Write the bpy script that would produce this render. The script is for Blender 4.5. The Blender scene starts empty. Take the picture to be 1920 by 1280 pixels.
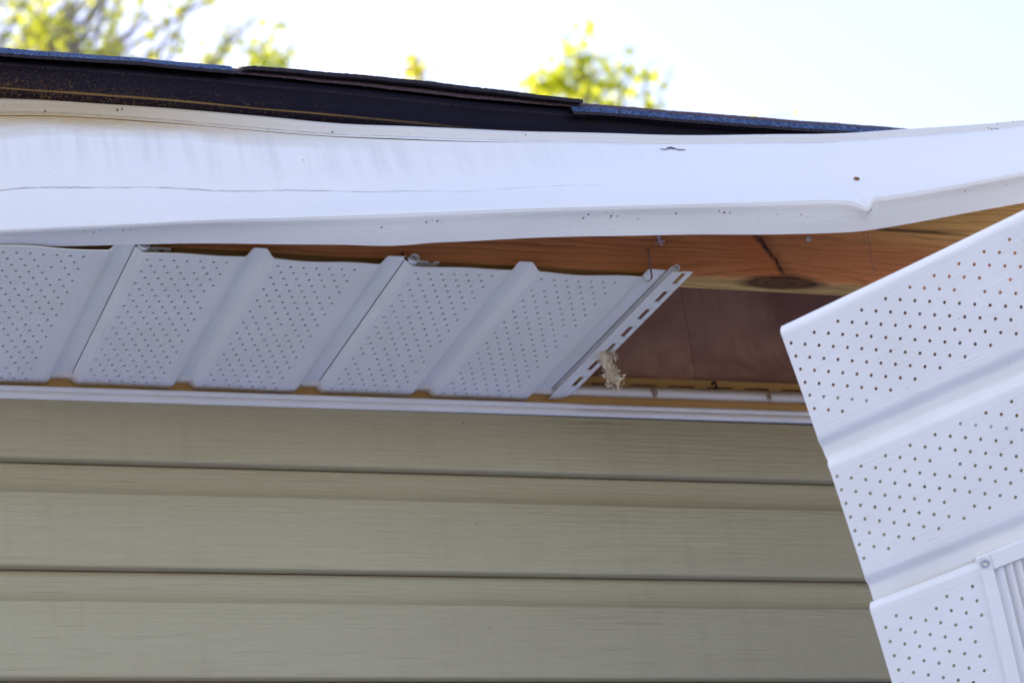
import bpy, math, random
import numpy as np
from mathutils import Matrix, Vector

# ------------------------------------------------------------------ camera, sky, sun, exposure
SC = bpy.context.scene
COL = SC.collection
cam_data = bpy.data.cameras.new('camera')
cam = bpy.data.objects.new('camera', cam_data)
COL.objects.link(cam)
CR = [[0.932214, -0.042022, -0.35946], [-0.339249, -0.447393, -0.827496], [-0.126047, 0.89335, -0.431322]]
cam.matrix_world = Matrix([[CR[0][0], CR[0][1], CR[0][2], 0.0],
                           [CR[1][0], CR[1][1], CR[1][2], -2.94],
                           [CR[2][0], CR[2][1], CR[2][2], 1.6],
                           [0, 0, 0, 1]])
cam_data.sensor_width = 36.0
cam_data.lens = 104.733
cam_data.clip_start = 0.05
cam_data.clip_end = 2000.0
cam_data.dof.use_dof = True
cam_data.dof.focus_distance = 3.18
cam_data.dof.aperture_fstop = 8.0
SC.camera = cam

SUN_EL = math.radians(25.0)
SUN_AZ = math.radians(-39.0)          # from +Y towards +X: the sun stands behind the house, to the left
sun_dir = Vector((math.sin(SUN_AZ) * math.cos(SUN_EL), math.cos(SUN_AZ) * math.cos(SUN_EL), math.sin(SUN_EL)))
world = bpy.data.worlds.new('World')
SC.world = world
world.use_nodes = True
wn = world.node_tree.nodes
wl = world.node_tree.links
sky = wn.new('ShaderNodeTexSky')
sky.sky_type = 'NISHITA'
sky.sun_disc = False
sky.sun_elevation = SUN_EL
sky.sun_rotation = SUN_AZ
sky.altitude = 100.0
sky.air_density = 1.1
sky.dust_density = 2.0
sky.ozone_density = 1.0
bg = wn['Background']
wb = wn.new('ShaderNodeMix')           # the photograph's white balance: the whole sky a little more violet
wb.data_type = 'RGBA'; wb.blend_type = 'MULTIPLY'; wb.inputs[0].default_value = 1.0
wb.inputs[7].default_value = (1.17, 0.965, 0.98, 1)
wl.new(sky.outputs[0], wb.inputs[6])
wl.new(wb.outputs[2], bg.inputs[0])
bg.inputs[1].default_value = 0.15
sl = bpy.data.lights.new('sun', 'SUN')
sl.energy = 2.6
sl.angle = math.radians(0.5)
sl.color = (1.0, 0.95, 0.86)
sun = bpy.data.objects.new('sun', sl)
sun.rotation_euler = sun_dir.to_track_quat('Z', 'Y').to_euler()
COL.objects.link(sun)
SC.view_settings.view_transform = 'Standard'
SC.view_settings.look = 'None'
SC.view_settings.gamma = 1.0
SC.view_settings.exposure = 1.79
SC.render.engine = 'CYCLES'
SC.cycles.use_denoising = True
SC.cycles.max_bounces = 10
SC.cycles.diffuse_bounces = 6

rng = random.Random(11)
nrg = np.random.default_rng(5)

# ------------------------------------------------------------------ helpers
def tag(o, label=None, cat=None, group=None, kind=None):
    if label: o['label'] = label
    if cat: o['category'] = cat
    if group: o['group'] = group
    if kind: o['kind'] = kind
    return o

def empty(name, loc, label=None, cat=None, group=None):
    o = bpy.data.objects.new(name, None)
    o.empty_display_size = 0.05
    o.location = loc
    COL.objects.link(o)
    return tag(o, label, cat, group)

def link(name, me, mat, parent=None):
    o = bpy.data.objects.new(name, me)
    COL.objects.link(o)
    if mat is not None and not me.materials:
        me.materials.append(mat)
    if parent is not None:
        o.parent = parent
        o.matrix_parent_inverse = Matrix.Translation(-parent.location)
    return o

def mesh(name, verts, faces, smooth=False, uvs=None, sharp_rim=True):
    me = bpy.data.meshes.new(name)
    me.from_pydata([tuple(map(float, v)) for v in verts], [], faces)
    if uvs is not None:
        lay = me.uv_layers.new(name='UVMap')
        li = np.zeros(len(me.loops), dtype=np.int32)
        me.loops.foreach_get('vertex_index', li)
        lay.data.foreach_set('uv', np.asarray(uvs, dtype=np.float32)[li].ravel())
    if smooth:
        me.polygons.foreach_set('use_smooth', [True] * len(me.polygons))
        if sharp_rim:                      # keep the punched and cut edges crisp
            cnt = np.zeros(len(me.edges), dtype=np.int32)
            le = np.zeros(len(me.loops), dtype=np.int32)
            me.loops.foreach_get('edge_index', le)
            np.add.at(cnt, le, 1)
            me.edges.foreach_set('use_edge_sharp', (cnt == 1))
    me.update()
    return me

def solidify(o, t, offset=0.0):
    m = o.modifiers.new('thickness', 'SOLIDIFY')
    m.thickness = t
    m.offset = offset
    return m

def bevel(o, w, seg=2):
    m = o.modifiers.new('bevel', 'BEVEL')
    m.width = w
    m.segments = seg
    m.limit_method = 'ANGLE'
    return m

def box_mesh(name, x0, x1, y0, y1, z0, z1):
    v = [(x0, y0, z0), (x1, y0, z0), (x1, y1, z0), (x0, y1, z0), (x0, y0, z1), (x1, y0, z1), (x1, y1, z1), (x0, y1, z1)]
    f = [(0, 3, 2, 1), (4, 5, 6, 7), (0, 1, 5, 4), (1, 2, 6, 5), (2, 3, 7, 6), (3, 0, 4, 7)]
    return mesh(name, v, f)

def extrude_profile(name, prof, xs, zfun=None, smooth=True, closed=False):
    """open profile of (y, z) points swept along x through the stations xs"""
    v, f, uv = [], [], []
    n = len(prof)
    for x in xs:
        dz = zfun(x) if zfun else 0.0
        for k, (y, z) in enumerate(prof):
            v.append((x, y, z + dz)); uv.append((x, k / (n - 1)))
    m = n if closed else n - 1
    for i in range(len(xs) - 1):
        for k in range(m):
            a = i * n + k; b = i * n + (k + 1) % n
            f.append((a, a + n, b + n, b))
    return mesh(name, v, f, smooth, uv)

def tube(name, pts, rads, seg=8, smooth=True, cap=True):
    v, f = [], []
    pts = [Vector(p) for p in pts]
    if not hasattr(rads, '__len__'):
        rads = [rads] * len(pts)
    up = Vector((0.13, 0.31, 0.94))
    for i, p in enumerate(pts):
        d = (pts[min(i + 1, len(pts) - 1)] - pts[max(i - 1, 0)]).normalized()
        a = d.cross(up)
        if a.length < 1e-4: a = d.cross(Vector((1, 0, 0)))
        a.normalize(); b = d.cross(a)
        for k in range(seg):
            t = 2 * math.pi * k / seg
            v.append(p + (a * math.cos(t) + b * math.sin(t)) * rads[i])
    for i in range(len(pts) - 1):
        for k in range(seg):
            k2 = (k + 1) % seg
            f.append((i * seg + k, i * seg + k2, (i + 1) * seg + k2, (i + 1) * seg + k))
    if cap:
        f.append(tuple(range(seg))[::-1])
        f.append(tuple(range((len(pts) - 1) * seg, len(pts) * seg)))
    return v, f

def hermite(tab):
    """smooth curve (y, z) over x through a table of (x, y, z)"""
    t = np.array(tab)
    xs = t[:, 0]
    def ev(x):
        x = np.asarray(x, float)
        out = []
        for k in (1, 2):
            y = t[:, k]
            d = np.diff(y) / np.diff(xs)
            m = np.empty_like(y); m[0] = d[0]; m[-1] = d[-1]
            w0 = np.diff(xs)[:-1]; w1 = np.diff(xs)[1:]
            m[1:-1] = (d[:-1] * w1 + d[1:] * w0) / (w0 + w1)
            i = np.clip(np.searchsorted(xs, x) - 1, 0, len(xs) - 2)
            h = xs[i + 1] - xs[i]
            s = np.clip((x - xs[i]) / h, 0, 1)
            val = ((2 * s**3 - 3 * s**2 + 1) * y[i] + (s**3 - 2 * s**2 + s) * h * m[i]
                   + (-2 * s**3 + 3 * s**2) * y[i + 1] + (s**3 - s**2) * h * m[i + 1])
            val = val + np.maximum(np.minimum(x - xs[0], 0), -0.3) * m[0] * 0.3 + np.maximum(x - xs[-1], 0) * m[-1]
            out.append(val)
        return out
    return ev

def sstep(a, b, x):
    t = np.clip((np.asarray(x, float) - a) / (b - a), 0, 1)
    return t * t * (3 - 2 * t)

# ------------------------------------------------------------------ material helper
class M:
    def __init__(self, name, rough=0.5, color=(0.8, 0.8, 0.8), spec=0.5, metallic=0.0):
        self.mat = bpy.data.materials.new(name)
        self.mat.use_nodes = True
        self.nt = self.mat.node_tree
        self.N = self.nt.nodes
        self.b = self.N['Principled BSDF']
        self.b.inputs['Base Color'].default_value = (*color, 1)
        self.b.inputs['Roughness'].default_value = rough
        self.b.inputs['Specular IOR Level'].default_value = spec
        self.b.inputs['Metallic'].default_value = metallic
    def link(self, a, b):
        self.nt.links.new(a, b)
    def setin(self, sock, val):
        if hasattr(val, 'links') or isinstance(val, bpy.types.NodeSocket): self.link(val, sock)
        else: sock.default_value = val
    def coord(self, kind='Object'):
        n = self.N.new('ShaderNodeTexCoord'); return n.outputs[kind]
    def mapping(self, src, scale=(1, 1, 1), loc=(0, 0, 0), rot=(0, 0, 0)):
        n = self.N.new('ShaderNodeMapping')
        self.link(src, n.inputs['Vector'])
        n.inputs['Scale'].default_value = scale; n.inputs['Location'].default_value = loc; n.inputs['Rotation'].default_value = rot
        return n.outputs[0]
    def noise(self, src, scale=5, detail=3, rough=0.5, dist=0.0, col=False):
        n = self.N.new('ShaderNodeTexNoise')
        self.link(src, n.inputs['Vector'])
        n.inputs['Scale'].default_value = scale; n.inputs['Detail'].default_value = detail
        n.inputs['Roughness'].default_value = rough; n.inputs['Distortion'].default_value = dist
        return n.outputs['Color' if col else 'Fac']
    def voronoi(self, src, scale=5, out='Distance', rnd=1.0):
        n = self.N.new('ShaderNodeTexVoronoi')
        self.link(src, n.inputs['Vector']); n.inputs['Scale'].default_value = scale
        n.inputs['Randomness'].default_value = rnd
        return n.outputs[out]
    def ramp(self, fac, stops, interp='LINEAR'):
        n = self.N.new('ShaderNodeValToRGB')
        self.link(fac, n.inputs[0])
        r = n.color_ramp; r.interpolation = interp
        while len(r.elements) > 1: r.elements.remove(r.elements[-1])
        for i, (p, c) in enumerate(stops):
            e = r.elements[0] if i == 0 else r.elements.new(p)
            e.position = p
            e.color = (c, c, c, 1) if not hasattr(c, '__len__') else (*c, 1)
        return n.outputs[0]
    def rng(self, fac, a, b, c=0.0, d=1.0, smooth=False):
        n = self.N.new('ShaderNodeMapRange')
        if smooth: n.interpolation_type = 'SMOOTHSTEP'
        self.setin(n.inputs[0], fac)
        n.inputs[1].default_value = a; n.inputs[2].default_value = b; n.inputs[3].default_value = c; n.inputs[4].default_value = d
        return n.outputs[0]
    def math(self, op, a, b=0.0, c=None):
        n = self.N.new('ShaderNodeMath'); n.operation = op
        self.setin(n.inputs[0], a); self.setin(n.inputs[1], b)
        if c is not None: self.setin(n.inputs[2], c)
        return n.outputs[0]
    def sep(self, src):
        n = self.N.new('ShaderNodeSeparateXYZ'); self.link(src, n.inputs[0]); return n.outputs
    def comb(self, x, y, z):
        n = self.N.new('ShaderNodeCombineXYZ')
        for i, q in enumerate((x, y, z)): self.setin(n.inputs[i], q)
        return n.outputs[0]
    def mix(self, fac, a, b, mode='MIX'):
        n = self.N.new('ShaderNodeMix'); n.data_type = 'RGBA'; n.blend_type = mode
        self.setin(n.inputs[0], fac)
        for i, q in ((6, a), (7, b)):
            if isinstance(q, bpy.types.NodeSocket): self.link(q, n.inputs[i])
            else: n.inputs[i].default_value = (*q, 1)
        return n.outputs[2]
    def base(self, sock): self.link(sock, self.b.inputs['Base Color'])
    def bump(self, h, strength=0.3, dist=0.001, normal=None):
        n = self.N.new('ShaderNodeBump')
        self.link(h, n.inputs['Height']); n.inputs['Strength'].default_value = strength; n.inputs['Distance'].default_value = dist
        if normal is not None: self.link(normal, n.inputs['Normal'])
        self.link(n.outputs[0], self.b.inputs['Normal'])
        return n.outputs[0]

def mat_siding():
    m = M('siding_vinyl', 0.42, spec=0.4)
    c = m.coord()
    g = m.noise(m.mapping(c, (5.5, 1, 210)), 1.0, 3, 0.6, 0.4)
    g2 = m.noise(m.mapping(c, (14, 1, 560)), 1.0, 2, 0.5, 0.2)
    h = m.math('ADD', g, m.math('MULTIPLY', g2, 0.5))
    big = m.noise(m.mapping(c, (1.6, 1, 5)), 1.0, 4, 0.6)
    col = m.mix(m.rng(big, 0.3, 0.7), (0.380, 0.340, 0.213), (0.425, 0.385, 0.252))
    sp = m.math('LESS_THAN', m.voronoi(c, 34), 0.028)
    col = m.mix(m.math('MULTIPLY', sp, m.math('GREATER_THAN', m.noise(c, 9, 2), 0.55)), col, (0.06, 0.04, 0.03))
    col = m.mix(m.rng(h, 0.62, 0.48, 0.0, 0.30), col, (0.17, 0.14, 0.085))
    dust = m.noise(m.mapping(c, (38, 1, 3.0)), 1.0, 3, 0.6)
    col = m.mix(m.rng(dust, 0.55, 0.78, 0.0, 0.16), col, (0.24, 0.20, 0.13))
    m.base(col)
    can = m.N.new('ShaderNodeBump')
    m.link(m.noise(m.mapping(c, (2.6, 1, 9)), 1.0, 2), can.inputs['Height'])
    can.inputs['Strength'].default_value = 0.35; can.inputs['Distance'].default_value = 0.012
    m.bump(h, 0.85, 0.0016, can.outputs[0])
    return m.mat

def mat_white_vinyl(name='white_vinyl', along='V', tint=(0.80, 0.80, 0.80)):
    """moulded white vinyl: faint embossed grain along the panel, few dirt specks (UV in metres)"""
    m = M(name, 0.38, tint, 0.45)
    uv = m.coord('UV')
    g = m.noise(m.mapping(uv, (260, 9, 1)), 1.0, 3, 0.55, 0.6)
    ridge = m.rng(g, 0.52, 0.62)
    c = m.coord()
    big = m.noise(c, 14, 3)
    col = m.mix(m.rng(big, 0.35, 0.75), tint, tuple(q * f for q, f in zip(tint, (0.95, 0.945, 0.93))))
    sp = m.math('LESS_THAN', m.voronoi(c, 60), 0.03)
    col = m.mix(m.math('MULTIPLY', sp, m.math('GREATER_THAN', m.noise(c, 11, 2), 0.6)), col, (0.22, 0.16, 0.1))
    m.base(col)
    m.bump(ridge, 0.30, 0.0006)
    return m.mat

def mat_fascia():
    """white coil aluminium: UV.x metres along the eave, UV.y 0 at the top hem .. 1 at the bottom corner .. 1.25 lip"""
    m = M('white_fascia_metal', 0.40, (0.80, 0.80, 0.80), 0.4)
    uv = m.coord('UV')
    x, t, _ = m.sep(uv)
    c = m.coord()
    fine = m.noise(m.mapping(uv, (60, 300, 1)), 1.0, 3, 0.6)
    nz = m.noise(m.mapping(uv, (9, 9, 1)), 1.0, 4, 0.6)
    white = (0.80, 0.80, 0.80)
    # brown dust lying under the drip edge, heaviest to the left
    left = m.rng(x, 0.64, 1.12, 1.0, 0.0, True)
    edge = m.math('ADD', t, m.math('MULTIPLY', m.math('SUBTRACT', nz, 0.5), 0.16))
    band = m.math('MULTIPLY', m.rng(edge, 0.33, 0.19), m.rng(t, 0.03, 0.09, 0.35, 1.0))
    grime = m.math('MULTIPLY', m.math('MULTIPLY', band, left), m.rng(fine, 0.25, 0.50, 0.6, 1.0))
    col = m.mix(grime, white, (0.46, 0.32, 0.145))
    thin = m.math('MULTIPLY', m.math('MULTIPLY', m.rng(t, 0.03, 0.08), m.rng(t, 0.155, 0.125)), 0.42)
    col = m.mix(thin, col, (0.55, 0.50, 0.42))
    # run-off streaks
    st = m.math('ADD', m.math('MULTIPLY', m.noise(m.mapping(uv, (70, 0.5, 1)), 1.0, 3, 0.6), 0.75), m.math('MULTIPLY', m.noise(m.mapping(uv, (7, 1.5, 1)), 1.0, 2), 0.3))
    stf = m.math('MULTIPLY', m.rng(st, 0.50, 0.70), m.math('MULTIPLY', m.rng(t, 0.16, 0.24), m.rng(t, 0.66, 0.40)))
    stf = m.math('MULTIPLY', stf, m.rng(x, 1.0, 1.35, 0.34, 0.05))
    col = m.mix(stf, col, (0.46, 0.47, 0.47))
    # dirt line sitting in the long crease
    wob = m.math('MULTIPLY', m.math('SUBTRACT', m.noise(m.mapping(uv, (20, 1, 1)), 1.0, 5, 0.7), 0.5), 0.034)
    dl = m.math('ABSOLUTE', m.math('SUBTRACT', m.math('ADD', t, wob), 0.708))
    ln = m.math('MULTIPLY', m.rng(dl, 0.0070, 0.0025), m.rng(x, 0.98, 1.30, 1.0, 0.0))
    ln = m.math('MULTIPLY', ln, m.rng(m.noise(m.mapping(uv, (40, 1, 1)), 1.0, 2), 0.30, 0.56, 0.12, 0.80))
    col = m.mix(ln, col, (0.24, 0.21, 0.19))
    h2 = m.math('ABSOLUTE', m.math('SUBTRACT', m.math('ADD', t, m.math('MULTIPLY', wob, 0.25)), 0.142))
    l2 = m.math('MULTIPLY', m.rng(h2, 0.006, 0.002), m.rng(m.noise(m.mapping(uv, (30, 1, 1)), 1.0, 2), 0.35, 0.5, 0.1, 0.8))
    col = m.mix(l2, col, (0.24, 0.21, 0.18))
    # specks: along the hem and on the lip next to the corner
    v = m.voronoi(m.mapping(uv, (120, 20, 1)), 1.0)
    near = m.math('ADD', m.math('MULTIPLY', m.rng(t, 1.04, 1.06), m.rng(t, 1.13, 1.09)), m.math('MULTIPLY', m.rng(t, 0.04, 0.06), m.rng(t, 0.17, 0.14)))
    sp = m.math('MULTIPLY', m.math('LESS_THAN', v, 0.16), m.math('MULTIPLY', near, m.math('GREATER_THAN', m.noise(m.mapping(uv, (26, 3, 1)), 1.0, 2), 0.54)))
    col = m.mix(sp, col, (0.14, 0.08, 0.05))
    v2 = m.voronoi(m.mapping(uv, (40, 7, 1), (3, 1, 0)), 1.0)
    sp2 = m.math('MULTIPLY', m.math('LESS_THAN', v2, 0.035), m.math('GREATER_THAN', nz, 0.52))
    col = m.mix(sp2, col, (0.25, 0.22, 0.18))
    m.base(col)
    # fine rolled texture, roughest next to the bottom corner
    low = m.math('MULTIPLY', m.rng(t, 0.70, 0.90, 0.25, 1.0), 1.0)
    scr = m.noise(m.mapping(uv, (70, 130, 1)), 1.0, 3, 0.65, 0.8)
    lines = m.noise(m.mapping(uv, (3, 90, 1)), 1.0, 2, 0.5)
    h = m.math('ADD', m.math('MULTIPLY', scr, low), m.math('MULTIPLY', lines, 0.5))
    m.bump(h, 0.42, 0.0015)
    return m.mat

def mat_board():
    """pine trim board: rings along x, one big knot on the lower arris, a dark pitch streak"""
    m = M('pine_board', 0.62, spec=0.25)
    c = m.coord()
    x, y, z = m.sep(c)
    # depth measured round the corner, so the figure runs from the face to the underside
    w = m.math('SUBTRACT', z, m.math('MULTIPLY', m.math('ADD', y, 0.31), 0.9))
    kx, kz = 1.482, 3.057
    dx = m.math('DIVIDE', m.math('SUBTRACT', x, kx), 0.052)
    dz = m.math('DIVIDE', m.math('SUBTRACT', m.math('ADD', w, m.math('MULTIPLY', m.math('SUBTRACT', m.noise(m.mapping(c, (22, 22, 30)), 1.0, 3), 0.5), 0.014)), kz), 0.013)
    d2 = m.math('ADD', m.math('MULTIPLY', dx, dx), m.math('MULTIPLY', dz, dz))
    pull = m.math('POWER', 2.718, m.math('MULTIPLY', d2, -0.35))
    dev = m.math('MULTIPLY', m.math('MULTIPLY', pull, dz), 0.016)
    nz = m.noise(m.mapping(c, (3.2, 3, 26)), 1.0, 3, 0.55)
    ph = m.math('ADD', m.math('MULTIPLY', m.math('SUBTRACT', w, dev), 118.0), m.math('MULTIPLY', nz, 4.0))
    ph = m.math('ADD', ph, m.math('MULTIPLY', x, -1.3))
    saw = m.math('FRACT', ph)
    ring = m.ramp(saw, [(0.0, 0.0), (0.62, 0.12), (0.84, 0.75), (0.91, 1.0), (1.0, 0.0)])
    ring = m.math('MULTIPLY', ring, m.rng(m.noise(m.mapping(c, (5, 5, 40), (2, 0, 0)), 1.0, 2), 0.3, 0.65, 0.3, 1.0))
    fib = m.noise(m.mapping(c, (14, 90, 520)), 1.0, 4, 0.7)
    big = m.noise(m.mapping(c, (2.4, 2, 9)), 1.0, 3, 0.6)
    early = m.mix(m.rng(big, 0.3, 0.7), (0.76, 0.325, 0.130), (0.64, 0.235, 0.085))
    sap = m.rng(m.math('ADD', w, m.math('MULTIPLY', nz, 0.006)), 3.070, 3.060)     # pale sapwood on the lower arris
    early = m.mix(sap, early, (0.62, 0.40, 0.155))
    lit_right = m.math('MULTIPLY', m.rng(x, 1.50, 1.72), m.rng(z, 3.105, 3.135))  # stronger light at the right end, painted into the wood colour
    early = m.mix(lit_right, early, (0.88, 0.55, 0.19))
    late = m.mix(sap, (0.36, 0.125, 0.045), (0.38, 0.21, 0.075))
    col = m.mix(m.math('MULTIPLY', ring, 0.85), early, late)
    col = m.mix(m.rng(fib, 0.38, 0.66, 0.0, 0.6), col, m.mix(0.55, col, (0.16, 0.07, 0.035)))
    # knot
    kr = m.math('FRACT', m.math('ADD', m.math('MULTIPLY', m.math('SQRT', d2), 2.6), m.math('MULTIPLY', m.noise(m.mapping(c, (30, 30, 90)), 1.0, 3), 1.6)))
    kcol = m.mix(m.ramp(kr, [(0, 0.1), (0.7, 0.9), (1, 0.2)]), (0.17, 0.075, 0.032), (0.045, 0.018, 0.011))
    col = m.mix(m.rng(m.math('ADD', d2, m.math('MULTIPLY', m.math('SUBTRACT', fib, 0.5), 1.2)), 1.35, 0.55), col, kcol)
    # pitch streak running down into the knot, flame coloured wood beside it
    sx = m.math('SUBTRACT', x, m.math('ADD', 1.456, m.math('MULTIPLY', m.math('SUBTRACT', 3.120, z), 0.50)))
    sx = m.math('ADD', sx, m.math('MULTIPLY', m.math('SUBTRACT', m.noise(m.mapping(c, (24, 20, 26)), 1.0, 1, 0.5), 0.5), 0.020))
    sx = m.math('ADD', sx, m.math('MULTIPLY', m.math('SUBTRACT', m.noise(m.mapping(c, (220, 60, 140)), 1.0, 2), 0.5), 0.006))
    upz = m.rng(z, 3.066, 3.076)
    flame = m.math('MULTIPLY', m.math('MULTIPLY', m.rng(sx, -0.075, -0.004), m.rng(sx, 0.006, 0.0)), upz)
    col = m.mix(m.math('MULTIPLY', flame, 0.55), col, (0.55, 0.150, 0.035))
    pit = m.math('MULTIPLY', m.math('MULTIPLY', m.math('ADD', m.rng(m.math('ABSOLUTE', sx), 0.0052, 0.0010), m.math('MULTIPLY', m.math('MULTIPLY', m.rng(sx, -0.002, 0.003), m.rng(sx, 0.022, 0.004)), 0.45)), upz), m.rng(m.noise(m.mapping(c, (120, 60, 120)), 1.0, 3), 0.35, 0.55, 0.55, 0.95))
    col = m.mix(pit, col, (0.04, 0.02, 0.018))
    # a second dark streak higher up to the right
    t2 = m.math('ABSOLUTE', m.math('ADD', m.math('SUBTRACT', z, 3.1375), m.math('MULTIPLY', m.math('SUBTRACT', x, 1.66), -0.012)))
    s2 = m.math('MULTIPLY', m.rng(m.math('ADD', t2, m.math('MULTIPLY', m.math('SUBTRACT', fib, 0.5), 0.004)), 0.0035, 0.0008), m.math('MULTIPLY', m.rng(x, 1.59, 1.63), m.rng(x, 1.74, 1.69)))
    col = m.mix(m.math('MULTIPLY', s2, 0.85), col, (0.07, 0.025, 0.015))
    m.base(col)
    # torn grain right of the streak
    torn = m.math('MULTIPLY', m.rng(sx, 0.0, 0.02), m.rng(sx, 0.09, 0.05))
    tn = m.noise(m.mapping(c, (240, 60, 90), (0, 0, 0), (0, 0.5, 0)), 1.0, 3, 0.7)
    h = m.math('ADD', m.math('MULTIPLY', ring, -0.5), m.math('ADD', m.math('MULTIPLY', fib, 0.5), m.math('MULTIPLY', m.math('MULTIPLY', tn, torn), 3.0)))
    m.bump(h, 0.5, 0.0022)
    return m.mat

def mat_plywood():
    m = M('plywood_sheathing', 0.6, spec=0.25)
    c = m.coord()
    nz = m.noise(m.mapping(c, (9, 9, 2.2)), 1.0, 4, 0.6, 0.6)
    fib = m.noise(m.mapping(c, (170, 10, 16)), 1.0, 4, 0.65, 0.3)
    col = m.mix(m.rng(nz, 0.3, 0.7), (0.52, 0.29, 0.215), (0.68, 0.39, 0.265))
    col = m.mix(m.rng(fib, 0.56, 0.74, 0.0, 0.5), col, (0.62, 0.40, 0.30))
    col = m.mix(m.rng(fib, 0.40, 0.28, 0.0, 0.35), col, (0.22, 0.11, 0.08))
    st = m.noise(m.mapping(c, (5, 5, 7), (3.1, 0, 0.4)), 1.0, 5, 0.65, 0.8)
    col = m.mix(m.rng(st, 0.46, 0.62, 0.0, 0.55), col, (0.24, 0.115, 0.105))
    bl = m.noise(m.mapping(c, (60, 60, 45)), 1.0, 3, 0.7)
    col = m.mix(m.rng(bl, 0.62, 0.72, 0.0, 0.35), col, (0.70, 0.48, 0.36))
    kn = m.voronoi(m.mapping(c, (1, 1, 0.75)), 11.5)
    col = m.mix(m.rng(kn, 0.11, 0.05, 0.0, 0.75), col, (0.15, 0.065, 0.045))
    m.base(col)
    scar = m.rng(fib, 0.58, 0.66)
    m.bump(m.math('ADD', m.math('MULTIPLY', scar, 1.0), m.math('MULTIPLY', nz, 0.4)), 0.5, 0.0015)
    return m.mat

def mat_drip():
    """dark brown painted metal, dust and pollen specks thickest near its lower edge (UV.y 0 top .. 1 bottom)"""
    m = M('dark_drip_metal', 0.6, spec=0.12)
    uv = m.coord('UV')
    x, t, _ = m.sep(uv)
    base = (0.004, 0.0026, 0.010)
    f = m.noise(m.mapping(uv, (330, 17, 1)), 1.0, 5, 0.8, 2.2)
    more = m.rng(t, 0.12, 0.9, 0.0, 0.085)
    more = m.math('ADD', more, m.rng(x, 0.6, 1.25, 0.03, -0.09))
    sp = m.rng(m.math('ADD', f, more), 0.625, 0.69)
    hue = m.noise(m.mapping(uv, (90, 8, 1)), 1.0, 2)
    col = m.mix(sp, base, m.mix(m.rng(hue, 0.35, 0.65), (0.16, 0.055, 0.014), (0.17, 0.12, 0.035)))
    ln = m.math('MULTIPLY', m.rng(m.math('ABSOLUTE', m.math('SUBTRACT', t, 0.885)), 0.035, 0.012), m.rng(f, 0.34, 0.5, 0.35, 1.0))
    ln = m.math('MULTIPLY', ln, m.rng(x, 0.9, 1.12, 1.0, 0.15))
    col = m.mix(ln, col, (0.22, 0.125, 0.035))
    l2 = m.math('MULTIPLY', m.rng(m.math('ABSOLUTE', m.math('SUBTRACT', t, 0.20)), 0.03, 0.008), m.rng(f, 0.46, 0.56, 0.0, 0.5))
    col = m.mix(l2, col, (0.07, 0.055, 0.07))
    m.base(col)
    m.bump(f, 0.25, 0.0006)
    return m.mat

def mat_shingle():
    m = M('shingle_granules', 0.75, spec=0.35)
    c = m.coord()
    v = m.voronoi(c, 620, 'Color')
    g = m.sep(v)[0]
    col = m.ramp(g, [(0.0, (0.008, 0.014, 0.035)), (0.5, (0.022, 0.055, 0.15)), (0.85, (0.05, 0.11, 0.27)), (1.0, (0.16, 0.20, 0.30))])
    m.base(col)
    m.bump(m.voronoi(c, 620), 0.9, 0.0012)
    return m.mat

def mat_plain(name, color, rough=0.6, scale=40, var=0.25, bump=0.2, spec=0.3, metallic=0.0, dist=0.001):
    m = M(name, rough, color, spec, metallic)
    c = m.coord()
    n = m.noise(c, scale, 4, 0.6)
    m.base(m.mix(n, tuple(q * (1 - var) for q in color), tuple(min(1, q * (1 + var)) for q in color)))
    m.bump(n, bump, dist)
    return m.mat

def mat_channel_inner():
    """vinyl inside the channel, the orange light bounced off the wood put into its colour"""
    m = M('bounce_tinted_vinyl', 0.5, spec=0.3)
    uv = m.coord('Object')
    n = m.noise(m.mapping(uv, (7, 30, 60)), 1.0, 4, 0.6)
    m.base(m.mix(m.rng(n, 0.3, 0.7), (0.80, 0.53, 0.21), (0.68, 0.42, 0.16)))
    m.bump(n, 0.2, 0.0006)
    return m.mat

def mat_leaf(name, a, b):
    m = M(name, 0.55, a, 0.3)
    oi = m.coord()
    n = m.noise(oi, 3.5, 2)
    col = m.mix(n, a, b)
    m.base(col)
    tr = m.N.new('ShaderNodeBsdfTranslucent')
    m.link(m.mix(0.5, col, tuple(min(1, q * 1.6) for q in b)), tr.inputs['Color'])
    mx = m.N.new('ShaderNodeMixShader'); mx.inputs[0].default_value = 0.75
    m.link(m.b.outputs[0], mx.inputs[1]); m.link(tr.outputs[0], mx.inputs[2])
    m.link(mx.outputs[0], m.N['Material Output'].inputs['Surface'])
    return m.mat

def mat_ground():
    m = M('lawn_ground', 0.95, spec=0.1)
    c = m.coord()
    n = m.noise(c, 0.6, 5, 0.6); k = m.noise(c, 40, 3, 0.7)
    m.base(m.mix(m.rng(m.math('ADD', n, m.math('MULTIPLY', k, 0.3)), 0.4, 0.9), (0.10, 0.095, 0.06), (0.14, 0.13, 0.085)))
    m.bump(k, 0.5, 0.01)
    return m.mat

def mat_bounce_slab():  # bluish tone chosen for the fill light it throws upwards
    m = M('bluish_bounce_slab', 0.8, spec=0.2)
    c = m.coord()
    n = m.noise(c, 1.5, 5, 0.6); k = m.noise(c, 60, 3, 0.7)
    m.base(m.mix(m.rng(m.math('ADD', n, m.math('MULTIPLY', k, 0.3)), 0.4, 0.9), (0.55, 0.61, 0.80), (0.63, 0.69, 0.86)))
    m.bump(k, 0.4, 0.004)
    return m.mat

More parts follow.
